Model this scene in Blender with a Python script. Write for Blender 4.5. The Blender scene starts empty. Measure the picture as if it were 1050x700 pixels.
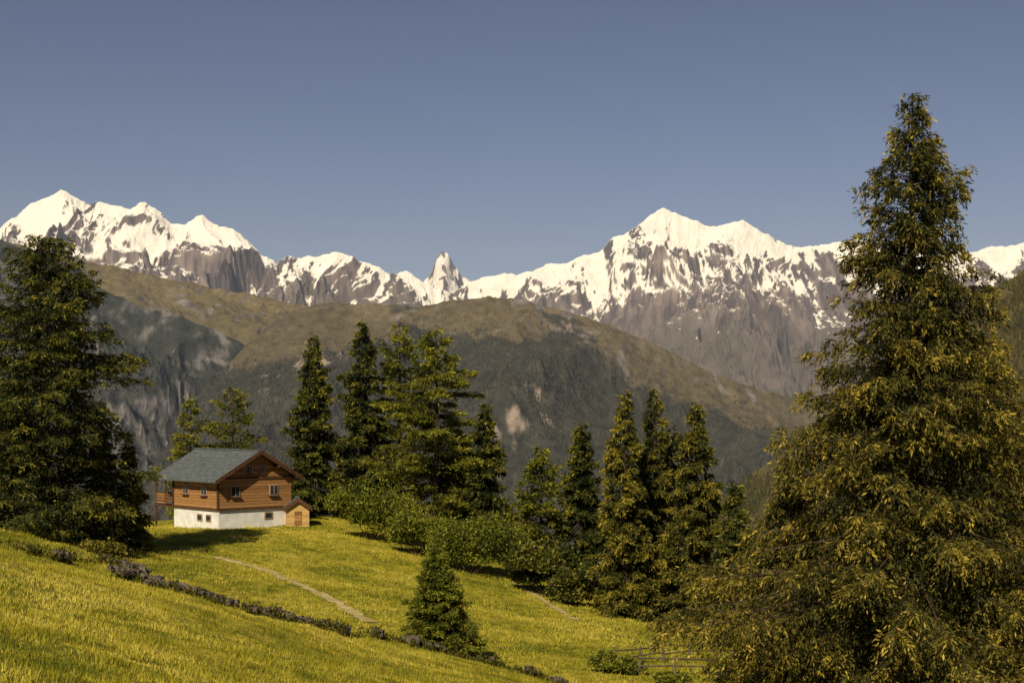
import bpy, numpy as np, math
from mathutils import Vector
rng=np.random.default_rng(7)
FP=1458.0
def X(px): return (px-525)/FP
def Zs(py): return (430-py)/FP
# ---------------- noise
_p=np.random.default_rng(3).permutation(512)
_p=np.concatenate([_p,_p,_p])
def pn(x,y,seed=0):
    x=np.asarray(x,float)+seed*17.31; y=np.asarray(y,float)+seed*9.77
    xi=np.floor(x).astype(int); yi=np.floor(y).astype(int); xf=x-xi; yf=y-yi
    xi&=511; yi&=511
    u=xf*xf*xf*(xf*(xf*6-15)+10); v=yf*yf*yf*(yf*(yf*6-15)+10)
    def g(a,b,dx,dy):
        h=_p[_p[a&511]+(b&511)]*(2*math.pi/512); return np.cos(h)*dx+np.sin(h)*dy
    n00=g(xi,yi,xf,yf); n10=g(xi+1,yi,xf-1,yf); n01=g(xi,yi+1,xf,yf-1); n11=g(xi+1,yi+1,xf-1,yf-1)
    return ((n00*(1-u)+n10*u)*(1-v)+(n01*(1-u)+n11*u)*v)*1.5
def fbm(x,y,o=5,seed=0):
    r=0;a=.5
    for i in range(o): r=r+a*pn(x*2**i,y*2**i,seed+i); a*=.5
    return r
def ridged(x,y,o=6,seed=0):
    r=0;a=.5;w=1
    for i in range(o):
        n=(1-np.abs(pn(x*2**i,y*2**i,seed+i)))**2
        n=n*w; w=np.clip(n*1.6,0,1); r=r+a*n; a*=.52
    return r
def ss(a,b,x):
    t=np.clip((x-a)/(b-a),0,1); return t*t*(3-2*t)
# ---------------- mesh helper
def mk(name,V,F,mats,mi=None,tint=None,col=None,smooth=False,parent=None):
    V=np.ascontiguousarray(V,dtype=np.float32); F=np.ascontiguousarray(F,dtype=np.int32)
    me=bpy.data.meshes.new(name); k=F.shape[1]
    me.vertices.add(len(V)); me.vertices.foreach_set('co',V.ravel())
    me.loops.add(F.size); me.loops.foreach_set('vertex_index',F.ravel())
    me.polygons.add(len(F)); me.polygons.foreach_set('loop_start',np.arange(0,F.size,k,dtype=np.int32))
    me.polygons.foreach_set('loop_total',np.full(len(F),k,dtype=np.int32))
    if mi is not None: me.polygons.foreach_set('material_index',np.ascontiguousarray(mi,dtype=np.int32))
    me.polygons.foreach_set('use_smooth',np.full(len(F),smooth,dtype=bool))
    me.update(calc_edges=True)
    if tint is not None:
        a=me.attributes.new('tint','FLOAT','POINT'); a.data.foreach_set('value',np.ascontiguousarray(tint,dtype=np.float32))
    if col is not None:
        a=me.attributes.new('col','FLOAT_COLOR','POINT')
        c=np.ones((len(V),4),np.float32); c[:,:3]=col; a.data.foreach_set('color',c.ravel())
    for m in mats: me.materials.append(m)
    ob=bpy.data.objects.new(name,me); bpy.context.collection.objects.link(ob)
    if parent: ob.parent=parent
    return ob
def grid_faces(nr,nc):
    i=np.arange(nr*nc).reshape(nr,nc)
    return np.stack([i[:-1,:-1],i[:-1,1:],i[1:,1:],i[1:,:-1]],-1).reshape(-1,4)
# ---------------- materials
def newmat(name):
    m=bpy.data.materials.new(name); m.use_nodes=True; nt=m.node_tree; b=nt.nodes['Principled BSDF']
    b.inputs['Roughness'].default_value=.85; b.inputs['Specular IOR Level'].default_value=.2
    return m,nt,b
def N(nt,t,**kw):
    n=nt.nodes.new(t)
    for k,v in kw.items(): setattr(n,k,v)
    return n
def ramp(nt,stops):
    r=nt.nodes.new('ShaderNodeValToRGB'); e=r.color_ramp.elements
    while len(e)<len(stops): e.new(.5)
    for i,(p,c) in enumerate(stops): e[i].position=p; e[i].color=(*c,1)
    return r
def foliage(name,stops,trans=.25,rough=.6):
    m,nt,b=newmat(name)
    a=N(nt,'ShaderNodeAttribute',attribute_name='tint'); r=ramp(nt,stops)
    nt.links.new(a.outputs['Fac'],r.inputs[0]); nt.links.new(r.outputs[0],b.inputs['Base Color'])
    b.inputs['Roughness'].default_value=rough
    if trans>0:
        t=N(nt,'ShaderNodeBsdfTranslucent'); nt.links.new(r.outputs[0],t.inputs[0])
        mx=N(nt,'ShaderNodeMixShader'); mx.inputs[0].default_value=trans
        nt.links.new(b.outputs[0],mx.inputs[1]); nt.links.new(t.outputs[0],mx.inputs[2])
        nt.links.new(mx.outputs[0],nt.nodes['Material Output'].inputs[0])
    return m
def noisy(name,c1,c2,scale=5,rough=.85,bump=.3,bdist=.02,stretch=(1,1,1),detail=6):
    m,nt,b=newmat(name)
    tc=N(nt,'ShaderNodeTexCoord'); mp=N(nt,'ShaderNodeMapping'); mp.inputs['Scale'].default_value=stretch
    nz=N(nt,'ShaderNodeTexNoise'); nz.inputs['Scale'].default_value=scale; nz.inputs['Detail'].default_value=detail
    r=ramp(nt,[(.35,c1),(.65,c2)])
    nt.links.new(tc.outputs['Object'],mp.inputs[0]); nt.links.new(mp.outputs[0],nz.inputs['Vector'])
    nt.links.new(nz.outputs[0],r.inputs[0]); nt.links.new(r.outputs[0],b.inputs['Base Color'])
    bp=N(nt,'ShaderNodeBump'); bp.inputs['Strength'].default_value=bump; bp.inputs['Distance'].default_value=bdist
    nt.links.new(nz.outputs[0],bp.inputs['Height']); nt.links.new(bp.outputs[0],b.inputs['Normal'])
    b.inputs['Roughness'].default_value=rough; return m
def mountmat(name,scale,dist,strength=.6,var=.35):
    m,nt,b=newmat(name); b.inputs['Specular IOR Level'].default_value=.05
    a=N(nt,'ShaderNodeAttribute',attribute_name='col'); tc=N(nt,'ShaderNodeTexCoord')
    nz=N(nt,'ShaderNodeTexNoise'); nz.inputs['Scale'].default_value=scale; nz.inputs['Detail'].default_value=8; nz.inputs['Roughness'].default_value=.65
    nt.links.new(tc.outputs['Object'],nz.inputs['Vector'])
    mr=N(nt,'ShaderNodeMapRange'); mr.inputs[1].default_value=.3; mr.inputs[2].default_value=.7; mr.inputs[3].default_value=1-var; mr.inputs[4].default_value=1+var
    nt.links.new(nz.outputs[0],mr.inputs[0])
    mx=N(nt,'ShaderNodeVectorMath',operation='SCALE'); nt.links.new(a.outputs['Color'],mx.inputs[0]); nt.links.new(mr.outputs[0],mx.inputs['Scale'])
    nt.links.new(mx.outputs[0],b.inputs['Base Color'])
    bp=N(nt,'ShaderNodeBump'); bp.inputs['Strength'].default_value=strength; bp.inputs['Distance'].default_value=dist
    nt.links.new(nz.outputs[0],bp.inputs['Height']); nt.links.new(bp.outputs[0],b.inputs['Normal']); return m

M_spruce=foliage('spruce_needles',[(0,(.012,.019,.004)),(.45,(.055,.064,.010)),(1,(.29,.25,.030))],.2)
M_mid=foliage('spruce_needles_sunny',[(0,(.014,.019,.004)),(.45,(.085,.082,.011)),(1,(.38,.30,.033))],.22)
M_gold=foliage('spruce_needles_golden',[(0,(.014,.018,.004)),(.4,(.088,.080,.012)),(.7,(.26,.20,.028)),(1,(.56,.42,.06))],.24)  # golden end of the ramp paints sunlit highlights on the tips
M_larch=foliage('larch_needles',[(0,(.03,.04,.006)),(.5,(.20,.20,.020)),(1,(.42,.38,.04))],.35)
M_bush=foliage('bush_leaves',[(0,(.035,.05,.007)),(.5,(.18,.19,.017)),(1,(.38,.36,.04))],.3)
M_grass=foliage('grass_blades',[(0,(.14,.155,.009)),(.5,(.43,.37,.028)),(1,(.70,.57,.10))],.3,.7)
M_bark=noisy('bark',(.035,.022,.014),(.10,.065,.04),8,bump=.8,bdist=.03,stretch=(1,1,.2))

# ---------------- ground height
cps=np.array([(-25,122,-9.2),(-19.7,129,-8.7),(-12.4,80,-9.9),(2.6,110,-12.8),(-6.4,75,-10.8),(11.8,80,-12.9),(3.3,65,-11.6),
 (-27,100,-8.9),(-45,95,-8.4),(-60,130,-10.5),(32,80,-15),(45,60,-14),(15,110,-15.5),(-5,128,-11),(-30,60,-8.9),(10,50,-11.8),
 (-60,60,-8),(40,120,-21),(-10,100,-10.9),(-34,124,-9.6),(-14.5,108,-9.6)],float)
def U(r2): return np.where(r2>0,r2*np.log(r2+1e-9),0)
def tps_fit(P):
    n=len(P); d=((P[:,None,:2]-P[None,:,:2])**2).sum(-1); K=U(d)+np.eye(n)*30
    A=np.zeros((n+3,n+3)); A[:n,:n]=K; A[:n,n]=1; A[:n,n+1:]=P[:,:2]; A[n,:n]=1; A[n+1:,:n]=P[:,:2].T
    return np.linalg.solve(A,np.concatenate([P[:,2],np.zeros(3)]))
_w=tps_fit(cps)
def S2(x,y):
    x=np.asarray(x,float); y=np.asarray(y,float)
    xc=np.clip(x,-70,60); yc=np.clip(y,40,140); n=len(cps)
    r=_w[n]+_w[n+1]*xc+_w[n+2]*yc
    for i in range(n): r=r+_w[i]*U((xc-cps[i,0])**2+(yc-cps[i,1])**2)
    r=np.maximum(r,-40)
    return r-np.maximum(0,y-136)*.42-np.maximum(0,x-60)*.3
def ycrest(x): return 45+2.0*pn(x*.08,0*x,4)
def G(x,y):
    x=np.asarray(x,float); y=np.asarray(y,float)
    yc=ycrest(x)
    f=-2.3-.275*np.clip(x,-400,200)-.127*np.clip(y,-300,1e9)
    f=f-.75*np.maximum(0,y-yc)**1.05
    f=f+.20*pn(x*.12,y*.12,1)+.07*pn(x*.6,y*.6,2)+.03*pn(x*2,y*2,3)
    s=S2(x,y)+.22*pn(x*.09,y*.09,5)+.08*pn(x*.5,y*.5,6)
    k=.35; m=np.maximum(f,s); d=np.abs(f-s); r=m+k*np.exp(-np.clip(d/k,0,50))*.5
    return np.maximum(r,-900+20*pn(x*.001,y*.001,3))
ys=np.concatenate([np.linspace(-60,10,30),np.linspace(10,150,520)[1:],150*np.exp(np.linspace(0,math.log(80000/150),130))[1:]])
us=np.linspace(-1,1,620)
YY,UU=np.meshgrid(ys,us,indexing='ij'); XX=UU*(75+np.maximum(YY-60,0)*.9)
V=np.stack([XX,YY,G(XX,YY)],-1).reshape(-1,3)
gm,nt,b=newmat('meadow_grass_ground')
tc=N(nt,'ShaderNodeTexCoord')
n1=N(nt,'ShaderNodeTexNoise'); n1.inputs['Scale'].default_value=.11; n1.inputs['Detail'].default_value=5
n2=N(nt,'ShaderNodeTexNoise'); n2.inputs['Scale'].default_value=2.2; n2.inputs['Detail'].default_value=9; n2.inputs['Roughness'].default_value=.75
n3=N(nt,'ShaderNodeTexNoise'); n3.inputs['Scale'].default_value=.6; n3.inputs['Detail'].default_value=4
for n in (n1,n2,n3): nt.links.new(tc.outputs['Object'],n.inputs['Vector'])
r1=ramp(nt,[(.30,(.15,.165,.010)),(.5,(.38,.33,.024)),(.68,(.50,.40,.055))])
r2=ramp(nt,[(.3,(.38,.44,.35)),(.5,(.95,.95,.9)),(.72,(1.4,1.35,1.4))])
ad=N(nt,'ShaderNodeMath',operation='ADD'); sb=N(nt,'ShaderNodeMath',operation='MULTIPLY_ADD')
nt.links.new(n3.outputs[0],sb.inputs[0]); sb.inputs[1].default_value=.9; sb.inputs[2].default_value=-.45
nt.links.new(n1.outputs[0],ad.inputs[0]); nt.links.new(sb.outputs[0],ad.inputs[1])
nt.links.new(ad.outputs[0],r1.inputs[0]); nt.links.new(n2.outputs[0],r2.inputs[0])
mm=N(nt,'ShaderNodeVectorMath',operation='MULTIPLY'); nt.links.new(r1.outputs[0],mm.inputs[0]); nt.links.new(r2.outputs[0],mm.inputs[1])
nt.links.new(mm.outputs[0],b.inputs['Base Color'])
bp=N(nt,'ShaderNodeBump'); bp.inputs['Strength'].default_value=1; bp.inputs['Distance'].default_value=.22
nt.links.new(n2.outputs[0],bp.inputs['Height']); nt.links.new(bp.outputs[0],b.inputs['Normal'])
mk('ground',V,grid_faces(len(ys),len(us)),[gm],smooth=True)

def gp(px,py):
    s=Zs(py); d=np.linspace(52,140,3000); z=G(X(px)*d,d); k=np.where(z>=s*d)[0]
    j=k[0] if len(k) else 1500
    return (X(px)*d[j],d[j])
PATHS=[([gp(222,571),gp(245,577),gp(275,586),gp(300,597),gp(330,610),gp(355,624),gp(380,638)],.85),([gp(528,598),gp(552,612),gp(572,624),gp(592,636)],.55)]
def unit(a): return a/(np.linalg.norm(a,axis=-1,keepdims=True)+1e-9)
def pathpts(pts,n=80):
    pts=np.array(pts,float); t=np.linspace(0,len(pts)-1,n)
    return t,np.interp(t,np.arange(len(pts)),pts[:,0]),np.interp(t,np.arange(len(pts)),pts[:,1])
def onpath(x,y):
    r=np.zeros(len(x),bool)
    for p,w in PATHS:
        t,cx,cy=pathpts(p,70)
        for a,b_ in zip(cx,cy): r|=((x-a)**2+(y-b_)**2)<(w*.5)**2
    return r
# ---------------- grass blades
def blades(xf,yf,hmin,hmax,wid):
    k=~onpath(xf,yf); x=xf[k]; y=yf[k]; n=len(x); z=G(x,y)
    cl=pn(x*1.3,y*1.3,8)
    h=rng.uniform(hmin,hmax,n)*(1+1.1*np.clip(cl,-.6,1)); a=rng.uniform(0,2*math.pi,n); w=wid*rng.uniform(.6,1.4,n)
    la=rng.uniform(0,2*math.pi,n); le=h*rng.uniform(.1,.9,n)
    dx=np.cos(a)*w; dy=np.sin(a)*w
    v=np.empty((n,4,3)); v[:,0]=np.stack([x-dx,y-dy,z-.02],-1); v[:,1]=np.stack([x+dx,y+dy,z-.02],-1)
    tx=x+np.cos(la)*le; ty=y+np.sin(la)*le
    v[:,2]=np.stack([tx+dx*.25,ty+dy*.25,z+h],-1); v[:,3]=np.stack([tx-dx*.25,ty-dy*.25,z+h],-1)
    t=np.clip(.45+.95*fbm(x*.15,y*.15,3,9)+.42*pn(x*1.0,y*1.0,10)+.3*pn(x*3,y*3,11)-.2*cl+rng.normal(0,.13,n),0,1)
    return v.reshape(-1,3),np.repeat(t,4)
n=220000
yy=10+38*rng.random(n)**.75; xx=(rng.uniform(-.40,.10,n))*yy
v1,t1=blades(xx,yy,.025,.08,.009)
n=160000
yy=rng.uniform(48,132,n); xx=rng.uniform(-.32,.2,n)*yy
v2,t2=blades(xx,yy,.04,.16,.026)
v=np.concatenate([v1,v2]); F=np.arange(len(v)).reshape(-1,4)
mk('meadow_grass',v,F,[M_grass],tint=np.concatenate([t1,t2]))

# ---------------- trees
def tubes(P,R,ns=4):
    B,K,_=P.shape
    T=np.gradient(P,axis=1); T/=np.linalg.norm(T,axis=-1,keepdims=True)+1e-9
    up=np.zeros_like(T); up[...,0]=.3; up[...,2]=1
    flat=np.abs(T[...,2])>.8; up[flat]=(1,0,0)
    A=np.cross(T,up); A/=np.linalg.norm(A,axis=-1,keepdims=True)+1e-9; C=np.cross(T,A)
    an=np.arange(ns)*2*math.pi/ns
    V=P[:,:,None,:]+R[:,:,None,None]*(A[:,:,None,:]*np.cos(an)[None,None,:,None]+C[:,:,None,:]*np.sin(an)[None,None,:,None])
    idx=np.arange(B*K*ns).reshape(B,K,ns); nx=np.roll(idx,-1,axis=2)
    F=np.stack([idx[:,:-1],nx[:,:-1],nx[:,1:],idx[:,1:]],-1).reshape(-1,4)
    return V.reshape(-1,3),F
def leaves(C,D,L,W):
    n=len(C); r=rng.normal(size=(n,3)); s=np.cross(D,r); s/=np.linalg.norm(s,axis=1,keepdims=True)+1e-9
    v=np.empty((n,4,3)); v[:,0]=C; v[:,2]=C+D*L[:,None]; mid=C+D*(L*.5)[:,None]
    v[:,1]=mid+s*W[:,None]; v[:,3]=mid-s*W[:,None]; return v.reshape(-1,3)
def conifer(name,px,top,d,Rpx,mat,ntw=3500,nel=8,el=.28,prof=None,droop=.35,hang=.6,nb=None,start=.06,rough=.25,gap=.0,tw=1.0,wr=.16):
    x0=X(px)*d; z0=float(G(x0,d))-.2; zt=Zs(top)*d; H=zt-z0; R=Rpx/FP*d
    if prof is None: prof=lambda t:(1-t)**.8*(.35+.65*ss(0,.12,t))*1.0+.02
    nb=nb or int(H*14)
    t=start+(1-start)*(np.arange(nb)+rng.random(nb))/nb
    az=rng.uniform(0,2*math.pi,nb)
    ph=rng.uniform(0,50)
    lob=1+(rough*2.0*pn(t*9+ph,az*.9,int(px)%37)+rough*.9*pn(t*26+ph,az*1.9,3))*(1-.5*ss(.7,.95,t))
    L=R*prof(t)*lob*rng.uniform(.72,1.12,nb); L=np.maximum(L,.12)
    keep=rng.random(nb)>gap; t,az,L=t[keep],az[keep],L[keep]; nb=len(t)
    K=5; s=np.linspace(0,1,K)
    dr=droop*(1-t)*1.1-.35*ss(.7,1,t)
    dr=dr+rng.normal(0,.08,nb)
    o=np.stack([np.cos(az),np.sin(az),0*az],-1); lat=np.stack([-np.sin(az),np.cos(az),0*az],-1)
    lean=np.array([rng.normal(0,.012)*H,rng.normal(0,.012)*H,0])
    def bpos(i,s):
        z=t[i]*H+L[i]*(-dr[i]*s*1.3+.55*np.maximum(dr[i],.1)*s*s)
        tt=t[i][...,None]
        return o[i]*(L[i]*s)[...,None]+np.stack([0*z,0*z,z],-1)+lean*np.sin(tt*2.5)
    ii=np.repeat(np.arange(nb),K).reshape(nb,K); sg=np.tile(s,(nb,1))
    BP=bpos(ii,sg); BR=(.010+.007*L[:,None])*(1-.85*s)[None,:]
    Vb,Fb=tubes(BP,BR,3)
    tt=np.linspace(0,1,14); TP=np.stack([0*tt,0*tt,tt*H],-1)+lean*np.sin(tt*2.5)[:,None]
    Vt,Ft=tubes(TP[None],(.017*H*(1-tt)**.9+.015+.012*H*np.exp(-tt*30))[None],8)
    p=L**1.2; p/=p.sum(); bi=rng.choice(nb,ntw,p=p)
    s_=1-rng.random(ntw)**1.4*.88
    C=bpos(bi,s_); side=rng.choice([-1,1],ntw)
    tl=(L[bi]*.30*(1.15-s_)+.28*tw)*rng.uniform(.6,1.3,ntw)
    D=unit(o[bi]*rng.uniform(.3,1,ntw)[:,None]+lat[bi]*(side*rng.uniform(.2,1.1,ntw))[:,None]+np.array([0,0,-1])*(hang*rng.uniform(0,1.3,ntw))[:,None]+rng.normal(0,.15,(ntw,3)))
    q=np.repeat(np.arange(ntw),nel); f=rng.random(len(q))
    E=C[q]+D[q]*(tl[q]*f)[:,None]+np.array([0,0,-1])*(hang*.35*tl[q]*f*f)[:,None]+rng.normal(0,.02+.02*el,(len(q),3))
    DE=unit(D[q]*.8+rng.normal(0,.42,(len(q),3))+np.array([0,0,-hang*.4]))
    ln=el*rng.uniform(.5,1.3,len(q)); W=ln*wr
    Vl=leaves(E,DE,ln,W)
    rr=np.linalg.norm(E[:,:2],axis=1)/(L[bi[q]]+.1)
    ti=.02+.50*np.clip(rr,0,1.2)**1.5+.20*rng.normal(size=ntw)[q]+.10*rng.normal(size=nb)[bi[q]]+.08*rng.normal(size=len(q))  # outer twigs brighter: lit tips and dark gaps painted into the tint
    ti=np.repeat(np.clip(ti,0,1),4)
    V=np.concatenate([Vt,Vb,Vl]); F=np.concatenate([Ft,Fb+len(Vt),np.arange(len(Vl)).reshape(-1,4)+len(Vt)+len(Vb)])
    mi=np.concatenate([np.zeros(len(Ft)+len(Fb)),np.ones(len(Vl)//4)])
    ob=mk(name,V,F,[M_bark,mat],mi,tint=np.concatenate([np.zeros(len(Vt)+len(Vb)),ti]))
    ob.location=(x0,d,z0); return ob
def bigprof(t):
    return np.interp(t,[0,.3,.4,.47,.54,.60,.67,.72,.78,.83,.87,.90,.95,1],[.90,.98,.88,.70,.54,.50,.46,.31,.24,.25,.25,.14,.08,.03])
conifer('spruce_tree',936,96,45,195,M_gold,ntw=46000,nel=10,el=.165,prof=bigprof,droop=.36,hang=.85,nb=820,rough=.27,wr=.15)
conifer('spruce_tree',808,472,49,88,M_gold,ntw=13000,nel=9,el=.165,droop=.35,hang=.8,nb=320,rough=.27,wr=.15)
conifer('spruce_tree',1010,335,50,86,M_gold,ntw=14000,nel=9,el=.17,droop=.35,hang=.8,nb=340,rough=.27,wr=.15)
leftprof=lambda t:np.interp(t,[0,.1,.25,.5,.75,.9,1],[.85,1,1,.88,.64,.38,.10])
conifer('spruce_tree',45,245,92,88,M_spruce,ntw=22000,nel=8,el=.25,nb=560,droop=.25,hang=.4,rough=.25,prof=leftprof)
conifer('spruce_tree',-22,330,97,50,M_spruce,ntw=3000,nel=8,el=.36,hang=.4)
conifer('spruce_tree',132,452,97,24,M_mid,ntw=2200,nel=8,el=.28,hang=.4)
conifer('spruce_tree',104,430,99,24,M_spruce,ntw=1800,nel=8,el=.3,hang=.4)
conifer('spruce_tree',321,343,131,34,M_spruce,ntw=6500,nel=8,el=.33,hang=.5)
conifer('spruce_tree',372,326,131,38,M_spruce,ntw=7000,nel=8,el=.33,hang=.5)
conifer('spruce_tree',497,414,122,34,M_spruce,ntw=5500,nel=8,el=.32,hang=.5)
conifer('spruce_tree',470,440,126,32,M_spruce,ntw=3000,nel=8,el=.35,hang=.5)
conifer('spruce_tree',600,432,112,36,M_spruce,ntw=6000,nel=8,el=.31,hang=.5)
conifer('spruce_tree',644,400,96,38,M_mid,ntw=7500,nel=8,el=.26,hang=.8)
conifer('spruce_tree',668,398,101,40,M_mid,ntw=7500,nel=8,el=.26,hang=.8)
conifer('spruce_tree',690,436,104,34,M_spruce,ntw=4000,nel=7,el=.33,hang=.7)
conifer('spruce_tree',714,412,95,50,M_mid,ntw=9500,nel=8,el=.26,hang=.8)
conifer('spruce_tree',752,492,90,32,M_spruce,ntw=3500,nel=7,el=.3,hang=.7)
conifer('spruce_tree',446,562,62,50,M_bush,ntw=13000,nel=8,el=.12,hang=.15,droop=.1,nb=420,start=.02,tw=.5,rough=.15,wr=.2,prof=lambda t:(1-t)**.75+.02)
lp=lambda t:np.interp(t,[0,.15,.3,.5,.7,.85,.95,1],[.35,.7,1,.95,.75,.5,.22,.05])
for a in [(410,330,134,36,4800),(446,338,124,50,9500),(553,456,112,26,3200),(197,405,142,22,2200),(238,396,142,34,3400)]:
    conifer('larch_tree',a[0],a[1],a[2],a[3],M_larch,ntw=a[4],nel=8,el=.28,prof=lp,droop=.1,hang=.25,nb=170,start=.10,rough=.35,gap=.1)

# ---------------- bushes
def bush(name,px,py,d,w,h,mat=M_bush,n=9000,leaf=.16,seedl=7):
    x0=X(px)*d; z0=float(G(x0,d)); W=w/FP*d/2; Hh=h/FP*d
    k=seedl; c=np.stack([rng.uniform(-.7,.7,k)*W,rng.uniform(-.6,.6,k)*W*.8,rng.uniform(.15,.6,k)*Hh],-1); rad=rng.uniform(.3,.5,k)
    bi=rng.integers(0,k,n); dr=unit(rng.normal(size=(n,3))); dr[:,2]=np.abs(dr[:,2])*.9+dr[:,2]*.1
    rr=rng.random(n)**.35*(1+.3*pn(dr[:,0]*3+bi,dr[:,1]*3+dr[:,2]*2,4))
    P=c[bi]+dr*np.stack([rad[bi]*W,rad[bi]*W,rad[bi]*Hh*1.1],-1)*rr[:,None]
    P[:,2]=np.maximum(P[:,2],.02)
    D=unit(dr*.5+rng.normal(0,.7,(n,3))+np.array([0,0,.2])); ln=leaf*rng.uniform(.6,1.4,n)
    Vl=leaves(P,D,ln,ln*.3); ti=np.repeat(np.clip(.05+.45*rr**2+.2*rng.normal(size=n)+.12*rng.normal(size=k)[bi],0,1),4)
    B=14; tgt=c[rng.integers(0,k,B)]; s=np.linspace(0,1,4)
    BP=tgt[:,None,:]*np.stack([s**.8*.9+.05,s**.8*.9+.05,s],-1)[None]
    Vb,Fb=tubes(BP,np.tile(.05*(1-.8*s),(B,1)),4)
    V=np.concatenate([Vb,Vl]); F=np.concatenate([Fb,np.arange(len(Vl)).reshape(-1,4)+len(Vb)])
    mi=np.concatenate([np.zeros(len(Fb)),np.ones(len(Vl)//4)])
    ob=mk(name,V,F,[M_bark,mat],mi,tint=np.concatenate([np.zeros(len(Vb)),ti])); ob.location=(x0,d,z0-.1)
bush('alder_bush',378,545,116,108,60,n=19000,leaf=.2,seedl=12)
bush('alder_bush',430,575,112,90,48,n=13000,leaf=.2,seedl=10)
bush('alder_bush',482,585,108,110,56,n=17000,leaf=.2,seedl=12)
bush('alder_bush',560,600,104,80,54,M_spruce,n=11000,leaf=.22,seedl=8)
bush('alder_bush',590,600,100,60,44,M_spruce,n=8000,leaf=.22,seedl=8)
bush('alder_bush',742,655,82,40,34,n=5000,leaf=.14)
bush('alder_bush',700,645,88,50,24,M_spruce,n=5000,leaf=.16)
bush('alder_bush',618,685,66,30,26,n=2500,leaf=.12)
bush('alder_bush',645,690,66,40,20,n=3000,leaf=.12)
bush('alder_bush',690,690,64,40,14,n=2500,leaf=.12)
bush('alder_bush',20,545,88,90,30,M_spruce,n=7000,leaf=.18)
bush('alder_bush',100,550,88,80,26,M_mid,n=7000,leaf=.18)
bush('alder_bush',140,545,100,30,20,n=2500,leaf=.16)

# ---------------- dry stone wall along the bank
M_stone=noisy('wall_stone',(.04,.034,.025),(.17,.135,.10),3,bump=.6,bdist=.05)
VV=[];FF=[];o=0
base=np.array([(-1,-1,-1),(1,-1,-1),(1,1,-1),(-1,1,-1),(-1,-1,1),(1,-1,1),(1,1,1),(-1,1,1)],float)
bf=np.array([(0,3,2,1),(4,5,6,7),(0,1,5,4),(1,2,6,5),(2,3,7,6),(3,0,4,7)])
def crest_y(x):
    y=np.linspace(38,56,200); s=(G(x+0*y,y))/y; return y[np.argmax(s)]
for i in range(1500):
    x=rng.uniform(-12.5,3.8); d=float(crest_y(x))+.5+rng.normal(0,.16)
    s=rng.uniform(.03,.09); hz=max(0,.12+.12*float(pn(x*.7,0,12)))
    v=base*s*np.array([rng.uniform(.8,1.6),rng.uniform(.7,1.2),rng.uniform(.5,.9)])+rng.normal(0,s*.2,(8,3))
    a=rng.uniform(0,6.28); R=np.array([[math.cos(a),-math.sin(a),0],[math.sin(a),math.cos(a),0],[0,0,1]])
    v=v@R.T+np.array([x,d,float(G(x,d))+rng.uniform(-.1,1)*hz+.14]); VV.append(v); FF.append(bf+o); o+=8
mk('dry_stone_wall',np.concatenate(VV),np.concatenate(FF),[M_stone])
n=42000
x=rng.uniform(-22,4.8,n); cl=pn(x*.9,0*x,14)+.6*pn(x*3,0*x,15)
k=((cl>-.25)|(rng.random(n)<.3))&((x>-13)|(rng.random(n)<.25)); x=x[k]; cl=cl[k]; n=len(x)
xs_=np.linspace(-23,5,200); cy=np.interp(x,xs_,[crest_y(q) for q in xs_])
y=cy+.35+rng.normal(0,.3,n); z=G(x,y); hh=rng.uniform(.03,.24,n)*(1+.9*np.clip(cl,0,1))
P=np.stack([x,y,z+hh*rng.random(n)],-1); D=unit(np.stack([rng.normal(0,.6,n),rng.normal(0,.6,n),np.ones(n)],-1))
ln=rng.uniform(.05,.13,n); Vl=leaves(P,D,ln,ln*.2)
mk('bank_weeds',Vl,np.arange(len(Vl)).reshape(-1,4),[M_mid],tint=np.repeat(np.clip(rng.normal(.38,.22,n),0,1),4))

# ---------------- paths
M_dirt=noisy('path_dirt',(.34,.26,.07),(.56,.44,.21),2,bump=.5,bdist=.03)
for pts,wd in PATHS:
    t,cx,cy=pathpts(pts,160)
    T=unit(np.stack([np.gradient(cx),np.gradient(cy)],-1)); Nn=np.stack([-T[:,1],T[:,0]],-1)
    rows=[]; w=wd*(1+.5*pn(t*2.5,0*t,5)+.5*pn(t*9,0*t,6))
    for k in np.linspace(-.5,.5,5):
        x=cx+Nn[:,0]*w*k; y=cy+Nn[:,1]*w*k; rows.append(np.stack([x,y,G(x,y)+.04],-1))
    mk('dirt_path',np.stack(rows,1).reshape(-1,3),grid_faces(160,5),[M_dirt],smooth=True)

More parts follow.
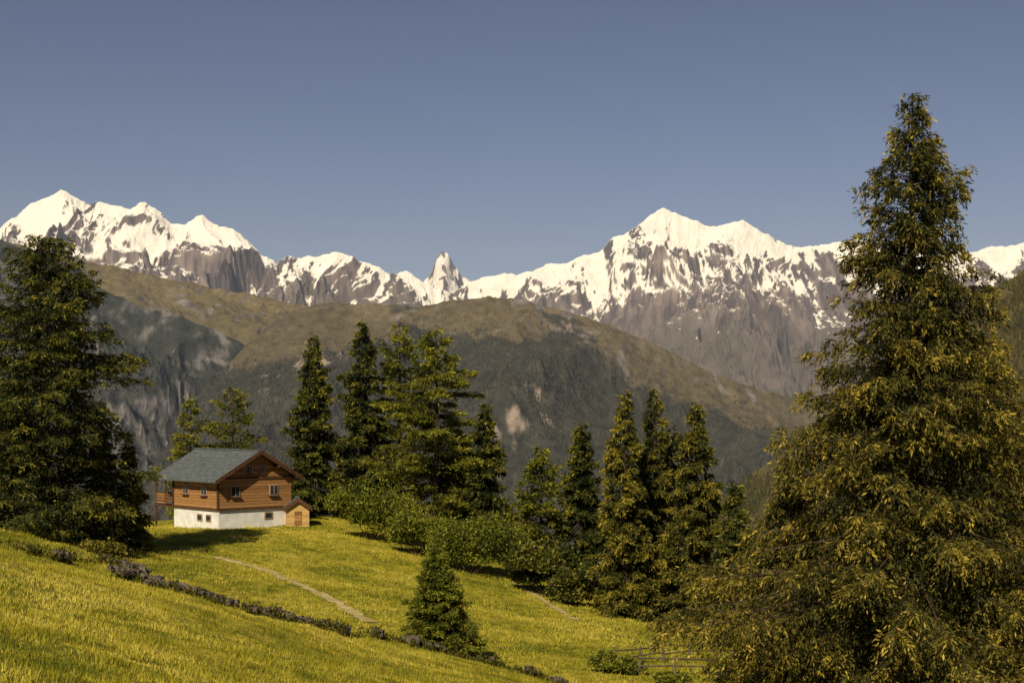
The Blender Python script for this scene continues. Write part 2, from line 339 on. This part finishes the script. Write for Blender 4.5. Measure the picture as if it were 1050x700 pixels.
# ---------------- box helper
def boxm(name,cx,cy,cz,sx,sy,sz,mat,parent):
    v=base*np.array([sx,sy,sz])/2+np.array([cx,cy,cz]); ob=mk(name,v,bf,[mat],parent=parent); return ob
def poly(name,V,F,mat,parent):
    me=bpy.data.meshes.new(name); me.from_pydata(V,[],F); me.update(); me.materials.append(mat)
    ob=bpy.data.objects.new(name,me); bpy.context.collection.objects.link(ob); ob.parent=parent; return ob
def plankmat(name,c1,c2,sc):
    m,nt,b=newmat(name); tc=N(nt,'ShaderNodeTexCoord')
    sp=N(nt,'ShaderNodeSeparateXYZ'); nt.links.new(tc.outputs['Object'],sp.inputs[0])
    mu=N(nt,'ShaderNodeMath',operation='MULTIPLY'); mu.inputs[1].default_value=sc; nt.links.new(sp.outputs[2],mu.inputs[0])
    fl=N(nt,'ShaderNodeMath',operation='FLOOR'); fr=N(nt,'ShaderNodeMath',operation='FRACT'); nt.links.new(mu.outputs[0],fl.inputs[0]); nt.links.new(mu.outputs[0],fr.inputs[0])
    wn=N(nt,'ShaderNodeTexWhiteNoise',noise_dimensions='1D'); nt.links.new(fl.outputs[0],wn.inputs['W'])
    nz=N(nt,'ShaderNodeTexNoise'); nz.inputs['Scale'].default_value=2; nz.inputs['Detail'].default_value=8
    mp=N(nt,'ShaderNodeMapping'); mp.inputs['Scale'].default_value=(1,1,12); nt.links.new(tc.outputs['Object'],mp.inputs[0]); nt.links.new(mp.outputs[0],nz.inputs['Vector'])
    av=N(nt,'ShaderNodeMath',operation='MULTIPLY_ADD'); av.inputs[1].default_value=.35; nt.links.new(wn.outputs[0],av.inputs[0]); nt.links.new(nz.outputs[0],av.inputs[2])
    r=ramp(nt,[(.4,c1),(.9,c2)]); nt.links.new(av.outputs[0],r.inputs[0])
    gt=N(nt,'ShaderNodeMath',operation='GREATER_THAN'); gt.inputs[1].default_value=.1; nt.links.new(fr.outputs[0],gt.inputs[0])
    mr=N(nt,'ShaderNodeMapRange'); mr.inputs[3].default_value=.35; nt.links.new(gt.outputs[0],mr.inputs[0])
    sc_=N(nt,'ShaderNodeVectorMath',operation='SCALE'); nt.links.new(r.outputs[0],sc_.inputs[0]); nt.links.new(mr.outputs[0],sc_.inputs['Scale'])
    nt.links.new(sc_.outputs[0],b.inputs['Base Color']); b.inputs['Roughness'].default_value=.7
    bp=N(nt,'ShaderNodeBump'); bp.inputs['Distance'].default_value=.03; nt.links.new(gt.outputs[0],bp.inputs['Height']); nt.links.new(bp.outputs[0],b.inputs['Normal']); return m
M_wood=plankmat('larch_planks',(.18,.078,.028),(.42,.22,.08),4)
M_wood2=plankmat('shed_planks',(.42,.25,.08),(.62,.40,.15),5)
M_dark=noisy('dark_timber',(.05,.022,.012),(.12,.055,.028),6)
M_white=noisy('white_plaster',(.62,.60,.56),(.78,.76,.72),1.5,bump=.1)
M_roof=noisy('slate_roof',(.075,.085,.085),(.13,.145,.145),2.5,rough=.55,bump=.3)
M_frame=noisy('window_frame',(.30,.20,.13),(.42,.30,.2),3)
M_glass,nt,b=newmat('window_glass'); b.inputs['Base Color'].default_value=(.02,.025,.03,1); b.inputs['Roughness'].default_value=.08; b.inputs['Specular IOR Level'].default_value=.6
def gable_house(name,loc,rot,W,Lg,hf,he,hr,oe,of,ob_,wallm,roofm,found=None):
    e=bpy.data.objects.new(name,None); bpy.context.collection.objects.link(e); e.location=loc; e.rotation_euler=(0,0,rot)
    if hf>0: boxm('foundation',W/2,Lg/2,(hf-1.5)/2,W-.12,Lg-.12,hf+1.5,found,e)
    V=[(0,0,hf),(W,0,hf),(W,Lg,hf),(0,Lg,hf),(0,0,he),(W,0,he),(W,Lg,he),(0,Lg,he),(W/2,0,hr),(W/2,Lg,hr)]
    poly('walls',V,[(0,1,5,8,4),(2,3,7,9,6),(0,4,7,3),(1,2,6,5),(0,3,2,1)],wallm,e)
    sl=(hr-he)/(W/2); th=.16
    for s,nm in ((-1,'roof_left'),(1,'roof_right')):
        xe=W/2+s*(W/2+oe); ze=he-sl*oe; y0=-of; y1=Lg+ob_; o=.05
        a=[(W/2,y0,hr+o),(W/2,y1,hr+o),(xe,y1,ze+o),(xe,y0,ze+o)]
        b_=[(x,y,z+th) for x,y,z in a]
        F=[(0,1,2,3),(4,7,6,5),(0,4,5,1),(1,5,6,2),(2,6,7,3),(3,7,4,0)]
        poly(nm,a+b_,F if s>0 else [f[::-1] for f in F],roofm,e)
        n=9
        for k in range(n):
            f=(k+.5)/n; xx=W/2+s*(W/2+oe)*f; zz=hr-sl*(W/2+oe)*f+o+th
            boxm('roof_course',xx,(y0+y1)/2,zz+.008,.05,y1-y0-.02,.03,roofm,e)
        m_=[(W/2,y0-.04,hr-.1),(xe,y0-.04,ze-.1),(xe,y0-.04,ze+.26),(W/2,y0-.04,hr+.26)]
        q=[(x,y+.035,z) for x,y,z in m_]
        poly('barge_board',m_+q,[(0,1,2,3),(4,7,6,5),(0,4,5,1),(1,5,6,2),(2,6,7,3)],M_dark,e)
    boxm('ridge_cap',W/2,(Lg+ob_-of)/2,hr+.24,.3,Lg+of+ob_,.08,roofm,e)
    return e
def window(e,wall,u,z,w,h):
    if wall=='g':
        boxm('window_frame',u,-.03,z,w+.16,.08,h+.16,M_frame,e); boxm('window_glass',u,-.075,z,w,.02,h,M_glass,e); boxm('window_bar',u,-.095,z,.05,.02,h,M_frame,e)
        boxm('window_sill',u,-.12,z-h/2-.14,w+.3,.24,.06,M_dark,e)
    else:
        boxm('window_frame',-.03,u,z,.08,w+.16,h+.16,M_frame,e); boxm('window_glass',-.075,u,z,.02,w,h,M_glass,e); boxm('window_bar',-.095,u,z,.02,.05,h,M_frame,e)
        boxm('window_sill',-.12,u,z-h/2-.14,.24,w+.3,.06,M_dark,e)
d=118; cx=X(224)*d; cz=Zs(540)*d
ch=gable_house('wooden_chalet',(cx,d,cz),math.radians(43),7.2,7.4,1.35,4.1,6.1,.85,.9,2.3,M_wood,M_roof,found=M_white)
for u in (1.6,5.4): window(ch,'g',u,2.9,.7,.75)
for u in (2.95,4.25): window(ch,'g',u,4.7,.45,.5)
for u in (2.2,5.2): window(ch,'s',u,2.95,.75,.65)
for u in (1.6,3.0): 
    boxm('cellar_window_frame',.03,u,.65,.08,.8,.6,M_frame,ch); boxm('cellar_window',-.02,u,.65,.03,.6,.4,M_glass,ch)
boxm('cellar_window_frame',4.9,.03,.75,.8,.08,.6,M_frame,ch); boxm('cellar_window',4.9,-.02,.75,.6,.03,.4,M_glass,ch)
for z in (1.42,4.0): boxm('beam',3.6,-.06,z,7.3,.12,.16,M_dark,ch)
boxm('beam',-.06,3.7,1.42,.12,7.4,.16,M_dark,ch)
for x,z in ((0,4.0),(3.6,5.95),(7.2,4.0),(1.8,4.95),(5.4,4.95)): boxm('purlin',x,-.45,z,.18,.9,.2,M_dark,ch)
for y in (0.06,7.3): boxm('corner_post',-.02,y,2.7,.16,.16,2.6,M_dark,ch)
boxm('balcony_floor',3.4,8.4,1.45,8.2,1.9,.14,M_dark,ch)
for x in (-.6,3.5,7.4): boxm('balcony_post',x,9.25,.2,.14,.14,2.6,M_dark,ch)
for z in (1.75,2.0,2.25,2.45): boxm('balcony_rail',-.62,8.4,z,.05,1.9,.14,M_wood,ch)
for z in (1.75,2.0,2.25,2.45): boxm('balcony_rail_back',3.4,9.32,z,8.1,.05,.14,M_wood,ch)
for y in (7.6,9.2): boxm('balcony_column',-.62,y,2.8,.12,.12,2.5,M_dark,ch)
d2=121; sx=X(294)*d2; sz=float(G(sx,d2))
sh=gable_house('wooden_shed',(sx,d2,sz-.05),math.radians(12),1.9,1.8,0,1.6,2.25,.25,.25,.2,M_wood2,M_roof)
boxm('shed_door',.95,-.03,.75,.6,.06,1.2,M_wood,sh)
d3=80; sx=X(1022)*d3
bn=gable_house('wooden_barn',(sx,d3,Zs(585)*d3),math.radians(-25),6,8,0,2.2,4.0,.7,.7,.7,M_dark,M_roof)

# ---------------- fences
M_fence=noisy('weathered_wood',(.07,.055,.035),(.17,.13,.09),5,bump=.4,stretch=(1,1,.3))
def fence(pts,step=2.0,h=.95,rails=(.45,.8)):
    pts=np.array(pts,float); seg=np.linalg.norm(np.diff(pts,axis=0),axis=1); tot=seg.sum(); cs=np.concatenate([[0],np.cumsum(seg)])
    s=np.arange(0,tot,step); x=np.interp(s,cs,pts[:,0]); y=np.interp(s,cs,pts[:,1]); z=G(x,y)
    P=[];R=[]
    for i in range(len(s)):
        l=rng.normal(0,.05,2); P.append([(x[i],y[i],z[i]-.2),(x[i]+l[0],y[i]+l[1],z[i]+h*rng.uniform(.9,1.15))]); R.append([.07,.055])
        if i+1<len(s):
            for r in rails: P.append([(x[i],y[i],z[i]+r+rng.normal(0,.05)),(x[i+1],y[i+1],z[i+1]+r+rng.normal(0,.05))]); R.append([.045,.04])
    V,F=tubes(np.array(P),np.array(R),6); mk('wooden_fence',V,F,[M_fence])
fence([gp(655,692),gp(690,692),gp(730,692)])
fence([gp(630,684),gp(680,679),gp(735,676),gp(790,674)])

# ---------------- mountains
def mountain(name,sky,D,front,back,nx,ny,drop,ampf,fx,fy,colf,jag,mat,seed,warp=300,smw=12,jf=9,off=.62,wr0=.25):
    sky=np.array(sky,float); sx=(sky[:,0]-525)/FP*D; sz=(430-sky[:,1])/FP*D
    x=np.linspace(sx[0],sx[-1],nx); t=np.concatenate([np.linspace(-back,0,max(6,ny//10))[:-1],front*np.linspace(0,1,ny)**1.15])
    T,Xg=np.meshgrid(t,x,indexing='ij'); Yg=D-T
    tp=np.maximum(T,0)
    w=warp*fbm(Xg/(front*.35),Yg/(front*.35),3,seed+20)*ss(0,front*wr0,tp)*2
    if wr0<.2: w=w+.12*warp*fbm(Xg/260,Yg/260,4,seed+24)*ss(0,front*.04,tp)*2+.22*tp*np.tanh(2.5*pn(Xg/1500,0*Xg,seed+26))*(1-ss(0,front*.4,tp)*.5)
    xw=Xg+w
    def S(q): return np.interp(q,sx,sz)
    Sj=S(xw)+jag*(fbm(xw/(jag*jf),0*xw+T/(jag*25),6,seed)*2)
    Sm=0
    for k in (-2,-1,0,1,2): Sm=Sm+S(xw+k*D*smw/FP*1.2)/5
    bl=ss(0,front*.3,tp); h=Sj*(1-bl)+Sm*bl
    rn=ridged((Xg+w)/fx,Yg/fy,8,seed+5)
    h=h-drop(tp)-.9*np.maximum(-T,0)+ampf(tp)*(rn-off)
    gy,gx=np.gradient(h); dx=x[1]-x[0]; dt=np.gradient(t)[:,None]
    sl=np.sqrt((gx/dx)**2+(gy/dt)**2)
    col=colf(Xg,Yg,h,tp,rn,sl)
    V=np.stack([Xg,Yg,h],-1).reshape(-1,3)
    F=grid_faces(len(t),nx)[:,::-1]
    mk(name,V,F,[mat],col=col.reshape(-1,3),smooth=False)
    return x,t,h
def mixc(a,b,f): return np.asarray(a)*(1-f[...,None])+np.asarray(b)*f[...,None]
def mk_snowcol(lo,hi,D,seed,bias=0,top=.5):
    def f(x,y,h,t,rn,sl):
        px=x/y*FP+525; py=430-h/y*FP
        sh=x+.55*(y-D)*np.tanh(3*pn(x/2500,0*x,seed+9))
        n=fbm(sh/800,y/900,6,seed)*1.3; n2=fbm(sh/120,y/230,7,seed+3); n4=fbm(x/70,y/110,5,seed+13)
        line=np.interp(px,lo[0],lo[1]); lp_=np.interp(px,hi[0],hi[1])
        alt=np.clip((line-py)/42.0,-4,top)
        v=alt+1.1*n+1.35*n2+.7*n4-(sl-1.0)*.75+(0.62-rn)*1.9+bias
        snow=ss(-.05,.08,v)
        rock=mixc((.09,.074,.074),(.25,.20,.18),np.clip(.5+1.3*n2+1.2*n4+.6*n,0,1))  # rock greyed towards purple, aerial haze put into the colour
        low=mixc((.135,.112,.095),(.105,.095,.072),np.clip(.5+2*n,0,1))
        rock=mixc(rock,low,ss(0,60,py-lp_))
        return mixc(rock,(.82,.79,.74),snow)
    return f
Mfar=mountmat('alpine_rock_and_snow',.006,30,.6,.15)
skyA=[(-120,262),(-60,245),(0,236),(20,217),(35,208),(45,202),(62,195),(75,202),(90,207),(100,205),(118,212),(135,213),(148,209),(160,216),(175,226),(190,232),(200,224),(208,221),(222,230),(240,238),(255,249),(268,261),(285,269),(295,261),(310,265),(325,264),(340,259),(355,262),(370,267),(385,273),(400,283),(415,280),(430,288),(445,296),(480,310),(520,330)]
mountain('snowy_mountain',skyA,16000,4200,900,1000,400,lambda t:.62*t+.35*t*np.exp(-t/900),lambda t:np.minimum(t*.9,560),620,1000,
  mk_snowcol(([-100,0,60,150,200,230,300,380,440],[294,294,290,280,262,260,276,284,292]),([0,1000],[275,275]),16000,31,.20),42,Mfar,11,warp=400,jf=6,wr0=.08)
skyC=[(420,310),(450,303),(470,297),(480,290),(500,284),(515,281),(530,280),(545,278),(560,272),(575,270),(590,265),(605,261),(615,257),(625,246),(640,240),(655,231),(665,222),(675,215),(681,212),(690,217),(702,221),(715,227),(725,232),(740,233),(752,227),(762,226),(775,235),(790,243),(805,249),(820,254),(840,251),(860,249),(880,245),(900,252),(935,255),(960,263),(1000,256),(1050,249),(1100,245),(1180,260)]
mountain('snowy_mountain',skyC,18000,6800,900,1050,500,lambda t:.42*t+.75*700*(1-np.exp(-t/700)),lambda t:np.minimum(t*.9,680),800,1500,
  mk_snowcol(([450,520,600,680,760,830,900,1050],[300,302,306,302,298,276,266,284]),([0,1000],[300,300]),18000,51,.20),36,Mfar,17,warp=500,jf=6,wr0=.08)
# horn (four-ridged pyramid)
D=22000.; nx,ny=300,220
x=np.linspace(X(395)*D,X(515)*D,nx); y=np.linspace(D-900,D+700,ny); Yg,Xg=np.meshgrid(y,x,indexing='ij')
ax=X(453)*D; top=Zs(258)*D
wx=Xg+45*fbm(Xg/300,Yg/300,5,5); wy=Yg+45*fbm(Xg/300,Yg/300,5,9)
dx=wx-ax; dy=wy-D
pr=np.where(dx<0,np.interp(-dx,[0,60,120,200,320,900],[0,70,230,370,500,800]),np.interp(dx,[0,90,150,300,520,900],[0,30,170,370,500,800]))
h=top-pr-np.abs(dy)*1.05+np.minimum(np.abs(dy)+np.abs(dx),200)*.25*(ridged(Xg/160,Yg/260,6,8)-.6)+12*fbm(Xg/50,Yg/50,4,2)
n2=fbm(Xg/110,Yg/150,6,44); py=430-h/Yg*FP
sn=ss(-.05,.1,.12+1.6*n2-(dx>0)*.12+ss(280,292,py)*.3)
col=mixc(mixc((.10,.085,.09),(.22,.19,.185),np.clip(.5+1.5*n2,0,1)),(.78,.75,.71),sn)  # horn rock also carries a haze tint in its colour
mk('horn_mountain',np.stack([Xg,Yg,h],-1).reshape(-1,3),grid_faces(ny,nx),[Mfar],col=col.reshape(-1,3))
def alpcol(x,y,h,t,rn,sl):
    px=x/y*FP+525; py=430-h/y*FP
    n=fbm(x/700,y/700,6,61); n2=fbm(x/120,y/120,4,62)
    alp=mixc((.12,.098,.050),(.19,.148,.068),np.clip(.5+1.5*n,0,1)); rock=mixc((.10,.09,.085),(.19,.17,.16),np.clip(.5+1.5*n2,0,1))
    forest=mixc((.045,.048,.04),(.07,.068,.055),np.clip(.5+2*n2,0,1))  # forest greyed with blue to paint in aerial haze
    c=mixc(alp,rock,ss(.0,.25,(sl-.75)+n*1.2+n2*.5)); return mixc(c,forest,ss(-.1,.1,(py-330)/60+n*1.2+n2*.6-.1))
Mmid=mountmat('alp_slope',.02,14,.9,.4)
mountain('mountain_shoulder',[(-120,235),(-40,240),(0,245),(30,255),(60,262),(110,272),(160,283),(220,295),(290,309),(330,318),(380,335),(430,370)],9500,3200,900,620,260,lambda t:.28*t+.00006*t*t,lambda t:np.minimum(t*.35,200),900,900,alpcol,14,Mmid,21,warp=200)
def cliffcol(x,y,h,t,rn,sl):
    n=fbm(x/500,y/500,6,71); n2=fbm(x/90,y/90,4,72)
    rock=mixc((.085,.08,.082),(.18,.165,.16),np.clip(.5+1.8*n2,0,1)); forest=mixc((.036,.040,.038),(.058,.060,.050),np.clip(.5+2*n2,0,1))  # bluish rock and forest tones hold painted distance haze
    return mixc(forest,rock,ss(-.12,.25,(sl-1.0)*.5+n*1.4-(rn-.6)*.6+n2*.8-.38))
mountain('rocky_spur',[(-140,225),(-60,235),(0,247),(40,262),(75,272),(95,287),(118,306),(150,316),(180,322),(210,334),(245,350),(280,372),(320,400),(360,440),(400,480)],7000,2600,700,600,300,lambda t:.55*t+.3*300*(1-np.exp(-t/300)),lambda t:np.minimum(t*.6,260),330,800,cliffcol,18,Mmid,27,warp=160)
def sky2(px): return np.interp(px,[260,340,500,580,700,840],[335,310,304,318,368,410])
def humpf(x,y,h):
    px=x/y*FP+525; py=430-h/y*FP; n=fbm(x/600,y/600,6,81)
    g=np.exp(-(((px-526)/34)**2+((py-440)/32)**2))+.7*np.exp(-(((px-320)/45)**2+((py-365)/30)**2))
    return px,py,n,g
def humpcol(x,y,h,t,rn,sl):
    px,py,n,g=humpf(x,y,h); n2=fbm(x/80,y/80,4,82); n3=fbm(x/80,y/160,5,84)
    alp=mixc((.105,.088,.054),(.155,.123,.072),np.clip(.5+1.5*n,0,1)); rock=mixc((.10,.09,.085),(.20,.178,.16),np.clip(.5+1.5*n3,0,1))
    forest=mixc((.040,.041,.034),(.064,.060,.046),np.clip(.5+2*n2,0,1))  # green dulled by haze mixed into the base colour
    c=mixc(alp,rock,ss(-.05,.35,(sl-.75)*.4+n*1.3+n3*.9-.1))
    c=mixc(c,forest,ss(-.15,.15,(py-sky2(px)-30)/50+n*1.6+n2*.5))
    return mixc(c,mixc((.16,.13,.108),(.30,.24,.195),np.clip(.5+2*n3,0,1)),ss(.45,.75,g+.7*n+.9*n3))
HX,HT,HH=mountain('wooded_mountain',[(200,395),(240,365),(262,345),(285,326),(310,315),(340,310),(370,311),(400,313),(440,312),(470,307),(500,304),(540,308),(580,318),(620,332),(660,348),(700,368),(740,386),(780,400),(810,406),(840,409),(880,425),(960,470)],7000,3400,900,860,400,lambda t:.30*t+.25*500*(1-np.exp(-t/500)),lambda t:np.minimum(t*.48,280),850,1300,humpcol,8,Mmid,33,warp=250)
def sidecol(x,y,h,t,rn,sl):
    n=fbm(x/200,y/200,5,91); return mixc((.04,.038,.018),(.10,.08,.034),np.clip(.5+2*n,0,1))
Mnear=mountmat('forest_floor',.05,4,.8,.35)
GX,GT,GH=mountain('wooded_hillside',[(640,590),(700,545),(740,513),(765,493),(800,464),(850,424),(900,386),(940,354),(970,327),(1010,301),(1050,277),(1120,236),(1250,190)],3000,1500,500,420,260,lambda t:.42*t,lambda t:np.minimum(t*.25,45),300,500,sidecol,3,Mnear,39,warp=60)
M_for=foliage('distant_conifers',[(0,(.026,.028,.012)),(.5,(.060,.054,.020)),(1,(.12,.097,.034))],.0,.9)
M_for2=foliage('far_conifers_hazed',[(0,(.028,.031,.026)),(.5,(.052,.052,.040)),(1,(.085,.078,.052))],.0,.9)  # ramp tinted hazy, distance haze painted into the needles
def forest(name,xs_,ts_,HHm,D,n,h0,h1,cond,seed,mat):
    i=rng.uniform(0,len(ts_)-1.01,n*3); 
    j=rng.uniform(0,len(xs_)-1.01,n*3); i0=i.astype(int); j0=j.astype(int); fi=i-i0; fj=j-j0
    x=xs_[j0]*(1-fj)+xs_[j0+1]*fj; t=ts_[i0]*(1-fi)+ts_[i0+1]*fi; y=D-t
    z=(HHm[i0,j0]*(1-fi)+HHm[i0+1,j0]*fi)*(1-fj)+(HHm[i0,j0+1]*(1-fi)+HHm[i0+1,j0+1]*fi)*fj
    k=cond(x,y,z,t); x,y,z=x[k][:n],y[k][:n],z[k][:n]; m=len(x)
    h=rng.uniform(h0,h1,m); r=h*rng.uniform(.18,.28,m); a0=rng.uniform(0,6.28,m)
    v=np.empty((m,6,3)); 
    for q in range(5):
        a=a0+q*2*math.pi/5; rq=r*rng.uniform(.75,1.25,m); v[:,q]=np.stack([x+np.cos(a)*rq,y+np.sin(a)*rq,z+h*rng.uniform(-.05,.12,m)],-1)
    v[:,5]=np.stack([x,y,z+h],-1)
    f=np.array([(q,(q+1)%5,5) for q in range(5)]); F=(np.arange(m)[:,None,None]*6+f[None]).reshape(-1,3)
    ti=np.repeat(np.clip(.45+.5*pn(x/90,y/90,seed)+.2*rng.normal(size=m),0,1),6)
    mk(name,v.reshape(-1,3),F,[mat],tint=ti)
forest('distant_forest',GX,GT,GH,3000,38000,9,17,lambda x,y,z,t:(t>-60)&(pn(x/130,y/130,77)+.5*pn(x/40,y/40,78)>-.4),95,M_for)
def fc(x,y,z,t):
    px,py,n,g=humpf(x,y,z)
    return (t>150)&((py-sky2(px)-36)/50+n*1.6+.25*rng.normal(size=len(x))>0)&(g+.6*n<.5)
forest('distant_forest',HX,HT,HH,7000,70000,8,16,fc,97,M_for2)

# ---------------- air in the valley (thin scattering haze)
hm=bpy.data.materials.new('valley_air'); hm.use_nodes=True; nt=hm.node_tree; nt.nodes.remove(nt.nodes['Principled BSDF'])
vsn=N(nt,'ShaderNodeVolumeScatter'); vsn.inputs['Color'].default_value=(.62,.74,1,1); vsn.inputs['Density'].default_value=1.9e-5; vsn.inputs['Anisotropy'].default_value=0
nt.links.new(vsn.outputs[0],nt.nodes['Material Output'].inputs['Volume'])
v=base*np.array([22000,16000,2600])+np.array([0,18200,1500])
mk('valley_haze',v,bf,[hm])

# ---------------- camera, light, sky
cam=bpy.data.cameras.new('camera'); co=bpy.data.objects.new('camera',cam); bpy.context.collection.objects.link(co)
co.location=(0,0,0); co.rotation_euler=(math.radians(90),0,0); cam.lens=50*FP/1458.33; cam.sensor_width=36; cam.shift_y=80/1050
cam.clip_end=200000; cam.clip_start=.5; bpy.context.scene.camera=co
az=math.radians(-18); el=math.radians(38)
sd=Vector((math.sin(az)*math.cos(el),-math.cos(az)*math.cos(el),math.sin(el)))
sl=bpy.data.lights.new('sun','SUN'); sl.energy=5.0; sl.angle=math.radians(.5); sl.color=(1,.88,.66)
so=bpy.data.objects.new('sun',sl); bpy.context.collection.objects.link(so); so.rotation_euler=sd.to_track_quat('Z','Y').to_euler(); so.location=(0,-20,60)
w=bpy.data.worlds.new('World'); bpy.context.scene.world=w; w.use_nodes=True; nt=w.node_tree
bg=nt.nodes['Background']; sky=N(nt,'ShaderNodeTexSky',sky_type='NISHITA'); sky.sun_disc=False; sky.sun_elevation=el; sky.sun_rotation=math.atan2(sd.x,sd.y)
sky.altitude=2200; sky.air_density=1.0; sky.dust_density=.5; sky.ozone_density=2.4
hs=N(nt,'ShaderNodeHueSaturation'); hs.inputs['Saturation'].default_value=.92
mu=N(nt,'ShaderNodeVectorMath',operation='MULTIPLY'); mu.inputs[1].default_value=(.25,.218,.225)
ga=N(nt,'ShaderNodeGamma'); ga.inputs[1].default_value=1.3
m2=N(nt,'ShaderNodeVectorMath',operation='SCALE'); m2.inputs['Scale'].default_value=1.75
nt.links.new(sky.outputs[0],hs.inputs['Color']); nt.links.new(hs.outputs[0],mu.inputs[0]); nt.links.new(mu.outputs[0],ga.inputs[0]); nt.links.new(ga.outputs[0],m2.inputs[0]); nt.links.new(m2.outputs[0],bg.inputs[0]); bg.inputs[1].default_value=.12
vs=bpy.context.scene.view_settings; vs.view_transform='Standard'; vs.look='None'; vs.exposure=0; vs.gamma=1
